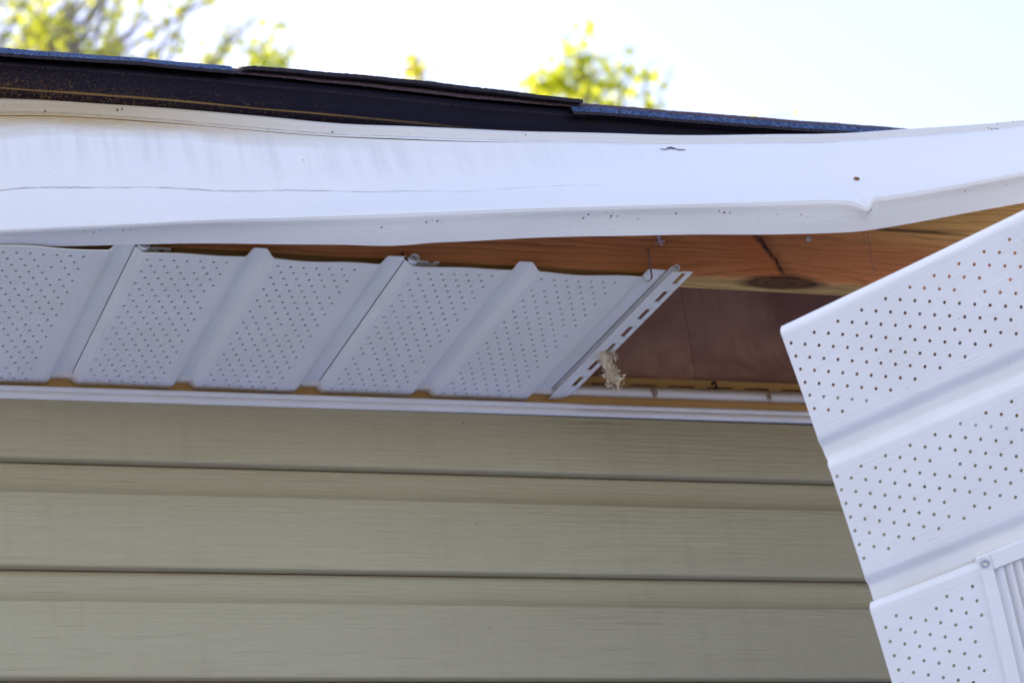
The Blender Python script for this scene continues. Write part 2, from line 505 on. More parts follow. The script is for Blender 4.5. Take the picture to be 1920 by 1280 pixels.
SIDING = mat_siding()
VINYL = mat_white_vinyl(tint=(0.85, 0.85, 0.85))
FASCIA = mat_fascia()
BOARD = mat_board()
PLY = mat_plywood()
DRIP = mat_drip()
SHINGLE = mat_shingle()
SHINGLE_BACK = mat_plain('shingle_asphalt_back', (0.022, 0.016, 0.024), 0.8, 300, 0.5, 0.5)
STARTER = mat_plain('starter_strip_asphalt', (0.075, 0.05, 0.065), 0.8, 420, 0.7, 0.7)
BOUNCE_TINTED = mat_channel_inner()  # orange bounce light painted into the channel's inner faces and flange
STEEL = mat_plain('nail_steel', (0.52, 0.48, 0.49), 0.3, 200, 0.3, 0.1, 0.5, 0.9)
RUST = mat_plain('rusty_nail', (0.10, 0.065, 0.055), 0.6, 300, 0.5, 0.3, 0.4, 0.5)
ZINC = mat_plain('zinc_screw', (0.62, 0.63, 0.66), 0.3, 120, 0.12, 0.1, 0.5, 0.6)
DECK = mat_plain('roof_deck_wood', (0.20, 0.11, 0.06), 0.8, 12, 0.4, 0.3)
FIBRE = mat_plain('dry_fibre', (0.72, 0.63, 0.48), 0.9, 160, 0.35, 0.3)
FOAM = mat_plain('pink_foam', (0.58, 0.42, 0.46), 0.8, 200, 0.25, 0.4)
PENCIL = mat_plain('blue_pencil', (0.22, 0.16, 0.20), 0.8, 300, 0.4, 0.1)
HUSK = mat_plain('seed_husk_brown', (0.22, 0.10, 0.03), 0.6, 300, 0.4, 0.3)
TEARM = mat_plain('bare_metal_tear', (0.07, 0.075, 0.11), 0.5, 500, 0.6, 0.4)
WEB = mat_plain('dusty_cobweb', (0.45, 0.30, 0.17), 0.9, 300, 0.3, 0.2)
CONCRETE = mat_plain('foundation_concrete', (0.33, 0.32, 0.30), 0.9, 20, 0.2, 0.4)
BARK = mat_plain('bark', (0.24, 0.22, 0.21), 0.9, 12, 0.4, 0.6, 0.2, 0.0, 0.01)
LEAF_A = mat_leaf('leaf_spring_green', (0.25, 0.37, 0.04), (0.50, 0.52, 0.05))
LEAF_C = mat_leaf('leaf_fresh_green', (0.28, 0.40, 0.04), (0.52, 0.53, 0.05))
LEAF_B = mat_leaf('leaf_yellow_green', (0.34, 0.38, 0.030), (0.50, 0.46, 0.035))

# ------------------------------------------------------------------ ground
gv = [(-400, -400, 0), (400, -400, 0), (400, 400, 0), (-400, 400, 0)]
tag(link('ground', mesh('ground', gv, [(0, 1, 2, 3)]), mat_ground()), kind='structure')
pt = link('bounce_slab', box_mesh('bounce_slab', -9, 10, -3.2, -0.002, -0.05, 0.06), mat_bounce_slab())  # unseen pale slab, added to bounce fill light up onto the soffit
tag(pt, kind='structure'); bevel(pt, 0.012, 2)

# ------------------------------------------------------------------ house wall: sheathing and dutch lap siding
X0, X1 = -4.0, 5.0
wall = empty('siding_wall', (0.6, 0, 0), 'house wall of khaki dutch lap vinyl siding below the eave', 'wall')
course_prof = [(-0.0010, 0.0), (-0.0011, -0.012), (-0.0016, -0.020), (-0.0030, -0.0268), (-0.0056, -0.0320), (-0.0090, -0.0360), (-0.0128, -0.0388), (-0.0136, -0.0394),
               (-0.0139, -0.0405), (-0.0144, -0.08), (-0.0152, -0.1215), (-0.0152, -0.1238), (-0.0144, -0.1256), (-0.0128, -0.1264), (-0.0060, -0.1262), (0.0005, -0.1256)]
LIPS = [2.956 - 0.1270 * i for i in range(0, 21)]
cm = None
for i, zl in enumerate(LIPS):
    pr = course_prof
    if i == 0:                       # the top course is cut off under the channel
        pr = [(-0.0143, 3.0280 - (zl + 0.1256)), *course_prof[9:]]
        me = extrude_profile('siding_course', pr, np.linspace(X0, X1, 10))
    else:
        if cm is None: cm = extrude_profile('siding_course', pr, np.linspace(X0, X1, 10))
        me = cm
    o = link('siding_course', me, SIDING, wall)
    o.location = (0, 0, zl + 0.1256)
link('foundation', box_mesh('foundation', X0 + 0.02, X1 - 0.02, 0.0, 0.12, -0.02, 0.34), CONCRETE, wall)
shg = empty('wall_sheathing', (1.49, 0.06, 0.345), 'bare reddish brown plywood wall seen through the open eave above the channel', 'sheathing')
for xa, xb in ((X0, 0.2715), (0.2720, 1.5122), (1.5127, 2.7115), (2.7130, X1)):
    sh = link('plywood_sheet', box_mesh('plywood_sheet', xa, xb, 0.0012 + (0.0008 if xa > 1.4 and xa < 2 else 0), 0.12, 0.345, 3.33), PLY, shg)
    bevel(sh, 0.0008, 1)
back = empty('house_shell', (0.6, 4, 0), 'rear walls of the house hidden behind the siding wall', 'house')
link('side_wall', box_mesh('side_wall', X0, X0 + 0.12, 0.14, 7.0, 0, 3.3), SIDING, back)
link('side_wall', box_mesh('side_wall', X1 - 0.12, X1, 0.14, 7.0, 0, 3.3), SIDING, back)
link('rear_wall', box_mesh('rear_wall', X0 + 0.13, X1 - 0.13, 6.88, 7.0, 0, 3.3), SIDING, back)

# ------------------------------------------------------------------ receiving channel on the wall
def tilt(x): return (min(max(float(x), -0.9), 2.9) - 0.65) * 0.0050
ch = empty('receiving_channel', (1.1, 0, 3.02), 'long white vinyl channel trim along the top of the siding', 'trim')
xs_ch = np.concatenate([np.linspace(X0, -1.0, 12), np.linspace(-0.9, 2.9, 39), np.linspace(3.0, X1, 10)])
lip = [(-0.0015, 3.0276), (-0.0084, 3.0270), (-0.0152, 3.0268), (-0.0169, 3.0276), (-0.0173, 3.0304), (-0.0170, 3.0340), (-0.0160, 3.0350), (-0.0170, 3.0360),
       (-0.0182, 3.0376), (-0.0180, 3.0398), (-0.0168, 3.0409), (-0.0152, 3.0404), (-0.0148, 3.0389)]
o = link('front_lip', extrude_profile('front_lip', lip, xs_ch, tilt), VINYL, ch); solidify(o, 0.0011)
web = [(-0.0155, 3.0299), (-0.0080, 3.0299), (-0.0042, 3.0310), (-0.0040, 3.0550), (-0.0050, 3.0568)]
o = link('channel_web', extrude_profile('channel_web', web, xs_ch, tilt), BOUNCE_TINTED, ch); solidify(o, 0.0010)
nose = [(-0.0052, 3.0570), (-0.0130, 3.0546), (-0.0185, 3.0542), (-0.0214, 3.0562), (-0.0218, 3.0596), (-0.0200, 3.0634), (-0.0155, 3.0666), (-0.0090, 3.0694), (-0.0052, 3.0712)]
o = link('rolled_nose', extrude_profile('rolled_nose', nose, xs_ch, tilt), mat_white_vinyl('beige_white_vinyl', 'V', (0.80, 0.735, 0.63)), ch); solidify(o, 0.0010)  # nose tinted beige, warmer than the front lip
# nail flange with its slots really open
fl_v, fl_f = [], []
zz = [3.0712, 3.0730, 3.0757, 3.0838]
xq = [X0]
slots = []
xx = X0 + 0.0165
while xx < X1 - 0.05:
    slots.append((xx, xx + 0.034)); xq += [xx, xx + 0.034]; xx += 0.0505
xq.append(X1)
for x in xq:
    for z in zz: fl_v.append((x, -0.0046, z + tilt(x)))
for i in range(len(xq) - 1):
    hole = any(abs(xq[i] - s[0]) < 1e-6 for s in slots)
    for k in range(3):
        if hole and k == 1: continue
        a = i * 4 + k
        fl_f.append((a, a + 4, a + 5, a + 1))
o = link('nail_flange', mesh('nail_flange', fl_v, fl_f), BOUNCE_TINTED, ch); solidify(o, 0.0012)

# ------------------------------------------------------------------ wooden board behind the fascia cover
board = empty('fascia_board', (1.2, -0.295, 3.063), 'reddish pine board with a big knot, bare below the white fascia cover', 'board')
o = link('plank', box_mesh('plank', X0 - 0.3, X1 + 0.3, -0.3100, -0.2805, 3.0632, 3.2010), BOARD, board); bevel(o, 0.0016, 2)
def strip_mesh(name, pts, w, y):
    v, f = [], []
    for i, (x, z) in enumerate(pts):
        a = pts[max(i - 1, 0)]; b = pts[min(i + 1, len(pts) - 1)]
        d = np.array([b[0] - a[0], b[1] - a[1]]); d = d / np.linalg.norm(d)
        nx, nz = -d[1], d[0]
        v += [(x - nx * w / 2, y, z - nz * w / 2), (x + nx * w / 2, y, z + nz * w / 2)]
    for i in range(len(pts) - 1):
        f.append((2 * i, 2 * i + 1, 2 * i + 3, 2 * i + 2))
    return mesh(name, v, f)
o = link('pencil_line', strip_mesh('pencil_line', [(1.5956, 3.134), (1.5951, 3.124), (1.5943, 3.1146)], 0.0006, -0.3103), PENCIL, board); solidify(o, 0.0001)
o = link('pencil_line', strip_mesh('pencil_line', [(1.6013, 3.134), (1.6004, 3.118), (1.5992, 3.100), (1.5987, 3.0852), (1.6012, 3.0800)], 0.0006, -0.3103), PENCIL, board); solidify(o, 0.0001)

# ------------------------------------------------------------------ roof: deck, drip edge, starter strip, first course of shingles
def sag(x):
    return np.interp(x, [0.6, 0.84, 0.97, 1.13, 1.32, 1.65], [0.0, -0.001, -0.0040, -0.0100, -0.0120, -0.0125])
TAN = math.tan(math.radians(19))
roof = empty('shingle_roof', (1.0, 1.5, 3.2), 'dark blue black asphalt shingle roof edge above the fascia', 'roof')
dk_v, dk_f = [], []
xs_r = np.concatenate([[X0 - 0.3], np.linspace(0.3, 2.0, 18), [X1 + 0.3]])
def deck_z(y, x, h): return 3.262 + (y + 0.335) * TAN + h + float(sag(x)) * max(0.0, 1 - (y + 0.335) / 1.5)
dprof = [(-0.328, -0.016), (-0.328, -0.0045), (3.5, -0.0045), (3.5, -0.016)]
for x in xs_r:
    for y, h in dprof: dk_v.append((x, y, deck_z(y, x, h)))
for i in range(len(xs_r) - 1):
    for k in range(4):
        a = i * 4 + k; b = i * 4 + (k + 1) % 4
        dk_f.append((a, b, b + 4, a + 4))
link('roof_deck', mesh('roof_deck', dk_v, dk_f), DECK, roof)
rs = deck_z(3.5, 3, -0.004)
link('rear_slope', mesh('rear_slope', [(X0 - .3, 3.5, rs), (X1 + .3, 3.5, rs), (X1 + .3, 7.4, 3.2), (X0 - .3, 7.4, 3.2)], [(0, 1, 2, 3)]), SHINGLE, roof)
link('upper_shingles', mesh('upper_shingles', [(X0 - .3, -0.16, deck_z(-0.16, 3, 0.0095)), (X1 + .3, -0.16, deck_z(-0.16, 3, 0.0095)), (X1 + .3, 3.52, deck_z(3.52, 3, 0.0095)), (X0 - .3, 3.52, deck_z(3.52, 3, 0.0095))], [(0, 1, 2, 3)]), SHINGLE, roof)

def tanz(x): return np.interp(x, [0.6, 0.77, 0.885, 0.968, 1.096, 1.65], [3.2203, 3.2204, 3.2179, 3.2165, 3.2130, 3.2100])
dv, df, duv = [], [], []
xs_d = np.concatenate([np.linspace(X0 - 0.3, 0.4, 16), np.linspace(0.45, 2.0, 63), np.linspace(2.1, X1 + 0.3, 12)])
for x in xs_d:
    zt = 3.2592 + float(sag(x)); zb = float(tanz(x))
    y_in = 0.0006 * math.sin(x * 23) + 0.0005 * math.sin(x * 51 + 1)
    P = [(-0.300, zt + 0.012, -0.3), (-0.3385, zt + 0.0008, 0.0), (-0.3408, zt - 0.002, 0.04), (-0.3405, zt - (zt - zb) * 0.18, 0.18), (-0.3388 + y_in, zt - (zt - zb) * 0.24, 0.24),
         (-0.3386 + y_in, zt - (zt - zb) * 0.60, 0.60), (-0.3390 + y_in, zb + 0.0035, 0.86), (-0.3425, zb - 0.0005, 0.90), (-0.3432, zb - 0.0020, 0.95), (-0.3350, zb - 0.0050, 1.05), (-0.3310, zb - 0.0045, 1.1)]
    for y, z, t in P: dv.append((x, y, z)); duv.append((x, t))
n = 11
for i in range(len(xs_d) - 1):
    for k in range(n - 1):
        a = i * n + k
        df.append((a, a + n, a + n + 1, a + 1))
o = link('drip_edge', mesh('drip_edge', dv, df, True, duv), DRIP, roof); solidify(o, 0.0008)

def shingle_strip(name, xa, xb, zf, yf, droop, thick, parent, mat_top, mat_back, raise_l=0.0, raise_r=0.0, step=0.0025):
    """one shingle: granule top, asphalt underside, ragged front edge"""
    xs = np.arange(xa, xb + 1e-6, step)
    prof = [(-0.16, 0), (-0.24, 0), (-0.30, 0), (-0.325, 0), (-0.336, -0.06 * droop), (-0.3405, -0.22 * droop), (-0.3437, -0.52 * droop), (-0.346, -droop)]
    top, bot = [], []
    v, f, mi = [], [], []
    npf = len(prof)
    for i, x in enumerate(xs):
        r1 = nrg.normal(0, 0.0003); r2 = nrg.normal(0, 0.00018) + 0.0004 * math.sin(x * 61) * math.sin(x * 17 + 1)
        s = (x - xa) / (xb - xa)
        up = raise_l * (1 - s) ** 3 + raise_r * s ** 3
        for k, (y, dz) in enumerate(prof):
            yy = y + (yf + 0.346) * (k / (npf - 1)) ** 6 + (r1 if k == npf - 1 else 0)
            w = (k / (npf - 1)) ** 2
            base = 3.2705 + (yy + 0.346) * TAN
            zz_ = base + dz + (float(zf(x)) - 3.2705 + up) * w + float(sag(x)) * (1 - w)
            v.append((x, yy, zz_ + (r2 if k >= npf - 4 else 0)))
        for k in range(npf - 1, -1, -1):
            p = v[len(v) - 1 - 2 * (npf - 1 - k)] if False else None
        for k in range(npf - 1, -1, -1):
            q = v[i * 2 * npf + k]
            v.append((q[0], q[1] + 0.0008, q[2] - thick))
    m2 = 2 * npf
    for i in range(len(xs) - 1):
        for k in range(m2):
            a = i * m2 + k; b = i * m2 + (k + 1) % m2
            f.append((a, b, b + m2, a + m2)); mi.append(0 if k < npf - 1 else 1)
    f.append(tuple(range(m2))[::-1]); f.append(tuple(range((len(xs) - 1) * m2, len(xs) * m2))); mi += [1, 1]
    me = mesh(name, v, f)
    me.materials.append(mat_top); me.materials.append(mat_back)
    me.polygons.foreach_set('material_index', mi)
    return link(name, me, mat_top, parent)

st_z = lambda x: 3.2645 + float(sag(x))
shingle_strip('starter_strip', X0 - 0.32, X1 + 0.32, st_z, -0.3445, 0.0022, 0.0022, roof, STARTER, STARTER)
t1 = lambda x: np.interp(x, [0.0, 0.60, 0.743, 0.853], [3.2712, 3.2717, 3.2744, 3.2720])
t2 = lambda x: np.interp(x, [0.853, 0.871, 0.972, 1.07, 1.194, 1.248], [3.2700, 3.2728, 3.2700, 3.2668, 3.2598, 3.2574])
t3 = lambda x: np.interp(x, [1.232, 1.27, 1.322, 1.454, 1.645, 2.2], [3.2560, 3.2574, 3.2563, 3.2553, 3.2558, 3.2582])
shingle_strip('shingle', -0.08, 0.852, t1, -0.351, 0.0125, 0.0036, roof, SHINGLE, SHINGLE_BACK)
shingle_strip('shingle', 0.860, 1.252, t2, -0.352, 0.0012, 0.0042, roof, SHINGLE, SHINGLE_BACK, -0.0045, 0.0012)
shingle_strip('shingle', 1.237, 2.22, t3, -0.350, 0.0125, 0.0036, roof, SHINGLE, SHINGLE_BACK, -0.002, 0.0)
for k in range(5):
    shingle_strip('shingle', -1.030 - 0.944 * k, -0.086 - 0.944 * k - 0.006, lambda x: 3.2705, -0.348, 0.008, 0.0036, roof, SHINGLE, SHINGLE_BACK, step=0.02)
for k in range(3):
    shingle_strip('shingle', 2.226 + 1.03 * k, 3.25 + 1.03 * k, lambda x: 3.2570, -0.348, 0.008, 0.0036, roof, SHINGLE, SHINGLE_BACK, step=0.02)

# ------------------------------------------------------------------ fascia cover: torn loose, twisted outwards to the right
FT = [(0.6025,-0.3280,3.2233),(0.6528,-0.3287,3.2264),(0.7035,-0.3293,3.2270),(0.7660,-0.3302,3.2246),(0.8292,-0.3310,3.2207),(0.8989,-0.3330,3.2173),(0.9696,-0.3350,3.2145),(1.0471,-0.3390,3.2136),(1.1259,-0.3430,3.2141),(1.2189,-0.3465,3.2152),(1.3140,-0.3500,3.2179),(1.4104,-0.3551,3.2210),(1.5092,-0.3602,3.2270),(1.5629,-0.3630,3.2310),(1.6038,-0.3650,3.2351),(1.6443,-0.3682,3.2386),(1.6853,-0.3714,3.2427),(1.7407,-0.3757,3.2489),(1.7968,-0.3800,3.2559)]
FF = [(0.5910,-0.3414,3.0538),(0.6439,-0.3485,3.0563),(0.7026,-0.3563,3.0589),(0.8041,-0.3743,3.0618),(0.8849,-0.3896,3.0617),(0.9672,-0.4034,3.0626),(1.0514,-0.4153,3.0654),(1.1383,-0.4243,3.0700),(1.2272,-0.4318,3.0743),(1.3179,-0.4390,3.0790),(1.4104,-0.4460,3.0839),(1.4794,-0.4512,3.0877),(1.5044,-0.4531,3.0873),(1.5135,-0.4538,3.0859),(1.5194,-0.4543,3.0840),(1.5246,-0.4547,3.0848),(1.5304,-0.4550,3.0917),(1.5431,-0.4567,3.0936),(1.5685,-0.4601,3.0975),(1.6329,-0.4686,3.1086),(1.7117,-0.4790,3.1239)]
FL = [(0.5970,-0.3106,3.0501),(0.6608,-0.3193,3.0517),(0.7306,-0.3298,3.0528),(0.8110,-0.3448,3.0502),(0.8754,-0.3579,3.0468),(0.9403,-0.3709,3.0428),(0.9929,-0.3791,3.0403),(1.0125,-0.3822,3.0411),(1.0295,-0.3847,3.0427),(1.0748,-0.3916,3.0443),(1.1213,-0.3965,3.0470),(1.2040,-0.4041,3.0513),(1.2637,-0.4095,3.0530),(1.3244,-0.4144,3.0551),(1.4353,-0.4233,3.0579),(1.4856,-0.4272,3.0602),(1.5110,-0.4292,3.0620),(1.5370,-0.4312,3.0659),(1.5751,-0.4367,3.0721),(1.6394,-0.4458,3.0833),(1.7177,-0.4571,3.0971)]
eT, eF, eL = hermite(FT), hermite(FF), hermite(FL)
eFs = hermite([q for q in FF if not 1.50 < q[0] < 1.5300])   # the corner line without its dent
fas = empty('fascia_cover', (1.2, -0.40, 3.05), 'long white metal fascia cover, buckled, stained and pulled away from the board', 'fascia')
xs_f = np.concatenate([np.arange(-4.2, -0.06, 0.06), np.arange(-0.05, 2.03, 0.003)])
hem_t = [0.0, 0.015, 0.03, 0.05, 0.07, 0.088, 0.104, 0.118, 0.130, 0.142, 0.154, 0.168]
hem_o = [-0.0045, -0.0012, 0.0012, 0.0030, 0.0040, 0.0036, 0.0022, 0.0006, 0.0, -0.0008, 0.0004, 0.0]
face_t = list(np.linspace(0.168, 0.970, 34)) + [0.982, 0.990, 0.996]
lip_s = [0.0, 0.03, 0.07, 0.13, 0.25, 0.4, 0.55, 0.7, 0.85, 0.95, 1.0]
def fascia_frame(x):
    x = float(x)
    T = np.array([float(q) for q in eT(x)]); F = np.array([float(q) for q in eF(x)]); L = np.array([float(q) for q in eL(x)])
    if x < 0.6: T[1] = min(T[1], 3.2233)
    d = F - T; ln = np.linalg.norm(d); d = d / ln
    nrm = np.array([d[1], -d[0]])           # (y, z): outwards, towards the street
    if nrm[0] > 0: nrm = -nrm
    return T, F, L, nrm
def smooth_F(x): return np.array([float(q) for q in eFs(float(x))])
def face_pt(T, F, Fs, t):
    k = float(sstep(0.84, 1.0, t))
    e = Fs * (1 - k) + F * k
    return T + (e - T) * t
def buckle(x, t):
    w = math.sin(math.pi * min(max((t - 0.14) / 0.84, 0), 1))
    a = 0.0026 * math.sin(x * 9.0 + 0.6 + 1.5 * t) + 0.0015 * math.sin(x * 21 + 2.1 - 2.5 * t) + 0.0006 * math.sin(x * 47 + 5 * t)
    lft = float(sstep(1.35, 0.75, x))
    tent = -0.0058 * (t / 0.708 if t < 0.708 else (1 - t) / 0.292) * float(sstep(1.40, 0.90, x))
    diag = -0.0030 * math.exp(-(((x - 0.905) * 0.6 + (t - 0.60) * 0.10) / 0.012) ** 2) * float(sstep(0.30, 0.5, t)) * (1 - float(sstep(0.62, 0.72, t)))
    diag += 0.0022 * math.exp(-(((x - 0.70) * 0.5 - (t - 0.45) * 0.12) / 0.018) ** 2) * float(sstep(0.2, 0.45, t)) * (1 - float(sstep(0.6, 0.72, t)))
    return w * a * (0.55 + 1.25 * lft) + tent + diag
def crumple(x, t):
    # the kink beside the dent: the sheet dips in a short diagonal crease
    u = (x - 1.5245) + (1 - t) * 0.045
    k = math.exp(-((1 - t) / 0.12) ** 2)
    side = math.exp(-(u / 0.016) ** 2) if u < 0 else math.exp(-(u / 0.0022) ** 2)     # long slope on the left, crisp step on the right
    return -0.0040 * side * k
hv_, hf_, huv = [], [], []
def grid_faces(nx, n):
    return [(i * n + k, i * n + k + 1, (i + 1) * n + k + 1, (i + 1) * n + k) for i in range(nx - 1) for k in range(n - 1)]
V1, UV1, V2, UV2, V3, UV3 = [], [], [], [], [], []
for x in xs_f:
    T, F, L, nm = fascia_frame(x)
    Fs = smooth_F(x)
    for t, oo in zip(hem_t, hem_o):
        p = T + (Fs - T) * t + nm * (oo + 0.0005 * math.sin(x * 31 + t * 9))
        V1.append((x, p[0], p[1])); UV1.append((x, t))
    for t in face_t:
        p = face_pt(T, F, Fs, t) + nm * (buckle(x, t) + crumple(x, t) + 0.0005 * math.sin(x * 31 + t * 9) * max(0, 1 - (t - 0.168) / 0.1) - (0.0016 * (max(0, t - 0.97) / 0.03) ** 2))
        V2.append((x, p[0], p[1])); UV2.append((x, t))
    dl = (L - F)
    dn = np.array([dl[1], -dl[0]]); dn = dn / np.linalg.norm(dn)
    if dn[1] > 0: dn = -dn
    f0 = F + (F - T) * -0.004 + nm * (crumple(x, 1.0) - 0.0016)
    fs0 = Fs + (Fs - T) * -0.004 + nm * -0.0016
    for s in lip_s:
        rr = 0.0012 * math.sin(math.pi * min(s / 0.2, 1)) if s < 0.2 else 0.0
        q = fs0 + (L - fs0) * s + (f0 - fs0) * (1 - float(sstep(0.0, 0.75, s))) + dn * (rr + 0.0010 * math.sin(x * 13 + 1) * math.sin(math.pi * s) + 0.0005 * math.sin(x * 37) * s)
        V3.append((x, q[0], q[1])); UV3.append((x, 1.0 + 0.25 * s))
o = link('top_hem', mesh('top_hem', V1, grid_faces(len(xs_f), len(hem_t)), True, UV1), FASCIA, fas); solidify(o, 0.0007, -1)
o = link('face_sheet', mesh('face_sheet', V2, grid_faces(len(xs_f), len(face_t)), True, UV2), FASCIA, fas); solidify(o, 0.0007, -1)
o = link('bottom_lip', mesh('bottom_lip', V3, grid_faces(len(xs_f), len(lip_s)), True, UV3), FASCIA, fas); solidify(o, 0.0007, -1)
def on_fascia(x, t, out=0.0):
    T, F, L, nm = fascia_frame(x)
    p = face_pt(T, F, smooth_F(x), t) + nm * (buckle(x, t) + out)
    return Vector((x, p[0], p[1]))
# a small ragged tear in the sheet
tv, tf = [], []
tp = [(1.3245, 0.232, .0005), (1.3315, 0.236, .0007), (1.3330, 0.222, .0012), (1.3345, 0.208, .0010), (1.3362, 0.214, .0020), (1.3380, 0.200, .0014), (1.3402, 0.212, .0022), (1.3425, 0.222, .0008), (1.3450, 0.238, .0010), (1.3535, 0.243, .0004)]
for x, t, w in tp:
    a = on_fascia(x, t, 0.0006); b = on_fascia(x, t + w * 12, 0.0009)
    tv += [a, b]
for i in range(len(tp) - 1): tf.append((2 * i, 2 * i + 1, 2 * i + 3, 2 * i + 2))
o = link('tear', mesh('tear', tv, tf), TEARM, fas); solidify(o, 0.0005)
tag(o, 'small ragged dark tear in the white sheet')

# ------------------------------------------------------------------ perforated sheet builder
def holed_sheet(us, vs, holes, fn, r, cut=None):
    """grid of quads over us x vs; every (i, j) in holes becomes a punched round opening"""
    holes = set(holes)
    V, UV, idx, F = [], [], {}, []
    def vert(u, v):
        V.append(fn(u, v)); UV.append((u, v)); return len(V) - 1
    for i, u in enumerate(us):
        for j, v in enumerate(vs):
            if (i, j) not in holes: idx[i, j] = vert(u, v)
    skip = set()
    for (i, j) in holes:
        skip |= {(i - 1, j - 1), (i - 1, j), (i, j - 1), (i, j)}
        ring = [(i + 1, j), (i + 1, j + 1), (i, j + 1), (i - 1, j + 1), (i - 1, j), (i - 1, j - 1), (i, j - 1), (i + 1, j - 1)]
        inn = []
        for k in range(8):
            a = math.pi / 4 * k
            inn.append(vert(us[i] + r * math.cos(a), vs[j] + r * math.sin(a)))
        for k in range(8):
            k2 = (k + 1) % 8
            F.append((idx[ring[k]], idx[ring[k2]], inn[k2], inn[k]))
    for i in range(len(us) - 1):
        for j in range(len(vs) - 1):
            if (i, j) not in skip and not (cut and cut(0.5 * (us[i] + us[i + 1]), 0.5 * (vs[j] + vs[j + 1]))):
                F.append((idx[i, j], idx[i + 1, j], idx[i + 1, j + 1], idx[i, j + 1]))
    return V, F, UV

HU, HV = 0.0138, 0.0128

# ------------------------------------------------------------------ soffit panels still in place
PW = 0.2865
def trap(u, a, b, c, d, h):
    return h * float(sstep(a, b, u)) * (1 - float(sstep(c, d, u)))
def soffit_prof(u):
    z = 0.0070 * (1 - float(sstep(0.0, 0.0085, u)))
    z += trap(u, 0.1135, 0.1230, 0.1350, 0.1445, 0.0085)
    z += trap(u, 0.2570, 0.2680, 1, 2, 0.0085)
    return z
def skew(x, y):
    return float(np.interp(x, [0.74, 1.02, 1.31, 1.36], [0.0, -0.022, -0.075, -0.078])) * (y + 0.012)
def soffit_z(x): return 3.0495 + (x - 0.65) * 0.0045
us_s = [0.0, 0.001, 0.0022, 0.0036, 0.0052, 0.0066] + [0.0081 + 0.0069 * k for k in range(15)] + [0.1100] + list(np.linspace(0.1135, 0.1230, 6)) + [0.129] + list(np.linspace(0.1350, 0.1440, 6)) \
    + [0.1451 + 0.0069 * k for k in range(15)] + [0.2495] + list(np.linspace(0.2570, 0.2680, 7)) + [0.275, 0.281, 0.2845, 0.2858]
i1 = us_s.index(0.0081)
i2 = min(range(len(us_s)), key=lambda i: abs(us_s[i] - 0.1451))
vs_s = [0.0064 * j for j in range(49)]
